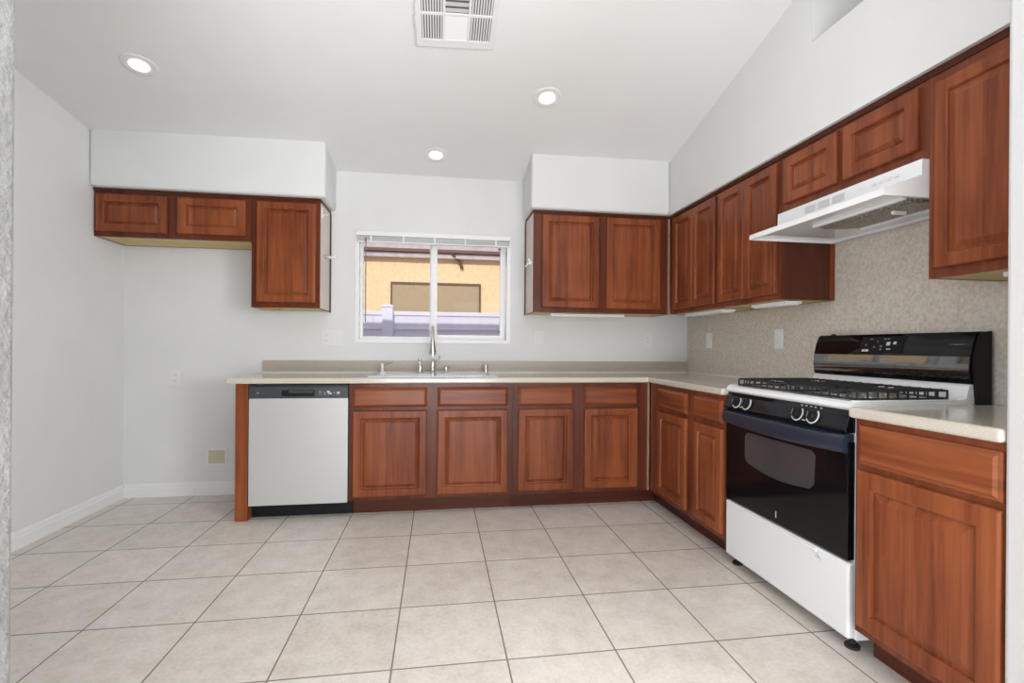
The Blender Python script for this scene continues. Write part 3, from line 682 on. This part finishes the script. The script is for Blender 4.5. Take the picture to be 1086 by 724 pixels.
# underside plate around the filter
xa, xb, ya, yb = 3.60, 3.82, -1.74, -1.32
build('underside', MB().cells([3.456, xa, xb, 3.929], [HY0 + .007, ya, yb, HY1 - .007], lambda i, j: i == 1 and j == 1, 1.730, 1.735), M['enamel'], h)
fl = build('filter', MB().prism([(xa - .01, 1.722), (xa + .03, 1.712), (xb - .02, 1.722), (xb + .01, 1.736), (xa - .01, 1.736)], 'y', ya - .008, yb + .008), M['alu'], h, label='grey mesh grease filter')
build('filter_tab', MB().box(3.66, 3.72, -1.640, -1.625, 1.700, 1.714, .002), M['plastic'], fl)
for x0, x1 in ((xa - .028, xa - .012), (xb + .012, xb + .028)): build('filter_trim', MB().box(x0, x1, ya - .02, yb + .02, 1.718, 1.7295), M['enamel'], fl)
for k in range(3):
    y = -1.245 - .085 * k
    vm = MB()
    for q in range(6): vm.box(3.6015, 3.6036, y - .034, y + .034, 1.812 + q * .006, 1.8145 + q * .006)
    build('vent_slot', vm, M['mark_dim'] if False else M['plate'], h, label='louvred slot group')
for k in range(4): build('button', MB().box(3.6005, 3.6036, -1.600 - .035 * k - .009, -1.600 - .035 * k + .009, 1.826, 1.838, .0008), M['plate'], h)

# ------------------------------------------------------------------ plates on the walls
def plate(side, a, z, w, hh, label, kinds, cat='outlet', material=None, group='wall plates'):
    f = YB if side == 'back' else XR - .006
    loc = (a, f, z) if side == 'back' else (f, a, z)
    t = thing('switch_plate' if cat == 'switch' else 'outlet_plate', label, cat, loc, group)
    def bx(a0, a1, z0, z1, d0, d1, bev=0):
        m_ = MB()
        return m_.box(a0, a1, f - d1, f - d0, z0, z1, bev) if side == 'back' else m_.box(f - d1, f - d0, a0, a1, z0, z1, bev)
    mt = material or M['plate']
    build('plate', bx(a - w / 2, a + w / 2, z - hh / 2, z + hh / 2, 0, .006, .002), mt, t)
    n = len(kinds)
    for i, k in enumerate(kinds):
        c = a + (i - (n - 1) / 2) * .046
        if k == 'o':
            for dz in (-.021, .021):
                r_ = build('receptacle', bx(c - .016, c + .016, z + dz - .015, z + dz + .015, .0055, .0085, .0015), mt, t)
                for q in (-.006, .006): build('slot', bx(c + q - .0012, c + q + .0012, z + dz - .005, z + dz + .006, .0080, .0089), M['mark_dim'], r_)
        elif k == 'd': build('rocker', bx(c - .017, c + .017, z - .034, z + .034, .0055, .009, .002), mt, t)
        else:
            s_ = build('collar', bx(c - .008, c + .008, z - .016, z + .016, .0055, .007), mt, t)
            build('toggle', bx(c - .004, c + .004, z, z + .014, .006, .014, .001), mt, s_)
plate('back', -.146, .886, .078, .125, 'white outlet plate on the bare back wall of the refrigerator space', 'o')
plate('back', .980, 1.198, .166, .118, 'wide white multi-gang plate between tall wall cabinet and window', 'odd', 'switch')
plate('back', 2.630, 1.214, .078, .122, 'white plate just right of the window', 'd', 'switch')
plate('back', 3.585, 1.205, .078, .125, 'white plate on the back wall near the right corner', 'o')
plate('right', .240, 1.200, .078, .122, 'white plate on the beige panel nearest the corner', 'd', 'switch', M['plastic'])
plate('right', -.572, 1.200, .078, .125, 'white plate on the beige panel closest to the stove', 'd', 'switch', M['plastic'])
wb = thing('water_line_box', 'square recessed beige box low on the wall left of the end panel', 'utility box', (.144, YB, .287))
build('frame', MB().box(.068, .086, YB - .006, YB, .222, .352).box(.202, .220, YB - .006, YB, .222, .352).box(.086, .202, YB - .006, YB, .222, .236).box(.086, .202, YB - .006, YB, .338, .352), M['plate'], wb)
build('cover', MB().box(.086, .202, YB - .0025, YB, .236, .338), M['beige'], wb, label='beige cover')

# ------------------------------------------------------------------ ceiling fittings
def ceiling_rot(x, y):
    n = Vector((-(CC[1] + CC[3] * y), -(CC[2] + CC[3] * x), 1)).normalized()
    return Vector((0, 0, 1)).rotation_difference(n)
def downlight(x, y, r, label, power=.15):
    t = thing('recessed_light', label, 'ceiling light', (x, y, ceil_z(x, y)), 'recessed lights', local=True)
    t.rotation_mode = 'QUATERNION'; t.rotation_quaternion = ceiling_rot(x, y)
    build('trim_ring', MB().lathe([(r, .0), (r, -.003), (r * .94, -.006), (r * .58, -.004), (r * .55, -.002), (r * .55, .0)], (0, 0, 0), 'z', 40), M['white'], t, smooth=True)
    build('diffuser', MB().lathe([(r * .52, -.0045), (r * .50, -.008), (r * .2, -.009)], (0, 0, 0), 'z', 32), M['lamp'], t, smooth=True)
    l = bpy.data.lights.new('lamp_glow', 'AREA'); l.shape = 'DISK'; l.size = r; l.energy = power; l.color = (1, .96, .9)
    o = bpy.data.objects.new('lamp_glow', l); COL.objects.link(o); o.parent = t; o.location = (0, 0, -.012)
downlight(.167, -.448, .088, 'recessed ceiling light at the left above the refrigerator space')
downlight(2.470, -.372, .092, 'recessed ceiling light right of the vent')
downlight(1.772, .297, .090, 'recessed ceiling light in front of the window, nearest the back wall')

VX0, VX1, VY0, VY1 = 1.672, 2.085, -1.290, -.715
vx, vy = (VX0 + VX1) / 2, (VY0 + VY1) / 2
t = thing('ceiling_vent', 'white ceiling air vent with louvred grid at the top of the picture', 'vent', (vx, vy, ceil_z(vx, vy)), local=True)
t.rotation_mode = 'QUATERNION'; t.rotation_quaternion = ceiling_rot(vx, vy)
hx, hy = (VX1 - VX0) / 2, (VY1 - VY0) / 2
colx = [(-.178, -.072), (-.058, .058), (.072, .178)]; rowy = [(-.235, -.085), (-.070, .070), (.085, .235)]
bxs = sorted([-hx, hx] + [q for c_ in colx for q in c_]); bys = sorted([-hy, hy] + [q for c_ in rowy for q in c_])
build('frame', MB().cells(bxs, bys, lambda i, j: i in (1, 3, 5) and j in (1, 3, 5), -.010, -.003), M['white'], t, bevel=.002)
build('backing', MB().box(-hx + .01, hx - .01, -hy + .01, hy - .01, -.0028, -.0008), M['duct'], t)
for i, (x0, x1) in enumerate(colx):
    for j, (y0, y1) in enumerate(rowy):
        lm_ = MB()
        if i == 1:
            n = 4 if j == 1 else 12
            for k in range(n):
                y = y0 + (y1 - y0) * (k + .5) / n; w = (y1 - y0) / n * (.40 if j == 1 else .47)
                zl = (-.0085, -.0035) if j != 2 else (-.0035, -.0085)
                lm_.prism([(y - w, zl[0]), (y + w, zl[1]), (y + w, zl[1] + .0007), (y - w, zl[0] + .0007)], 'x', x0, x1)
        else:
            n = 8
            for k in range(n):
                x = x0 + (x1 - x0) * (k + .5) / n; w = (x1 - x0) / n * .27
                lm_.box(x - w, x + w, y0, y1, -.0085, -.0035)
        build('louvre', lm_, M['white'] if not (i == 1 and j == 1) else M['slat'], t)  # middle louvres get a darker colour in place of their shade
build('damper_lever', MB().box(-hx - .008, -hx + .002, .09, .16, -.012, -.004, .001), M['plate'], t)
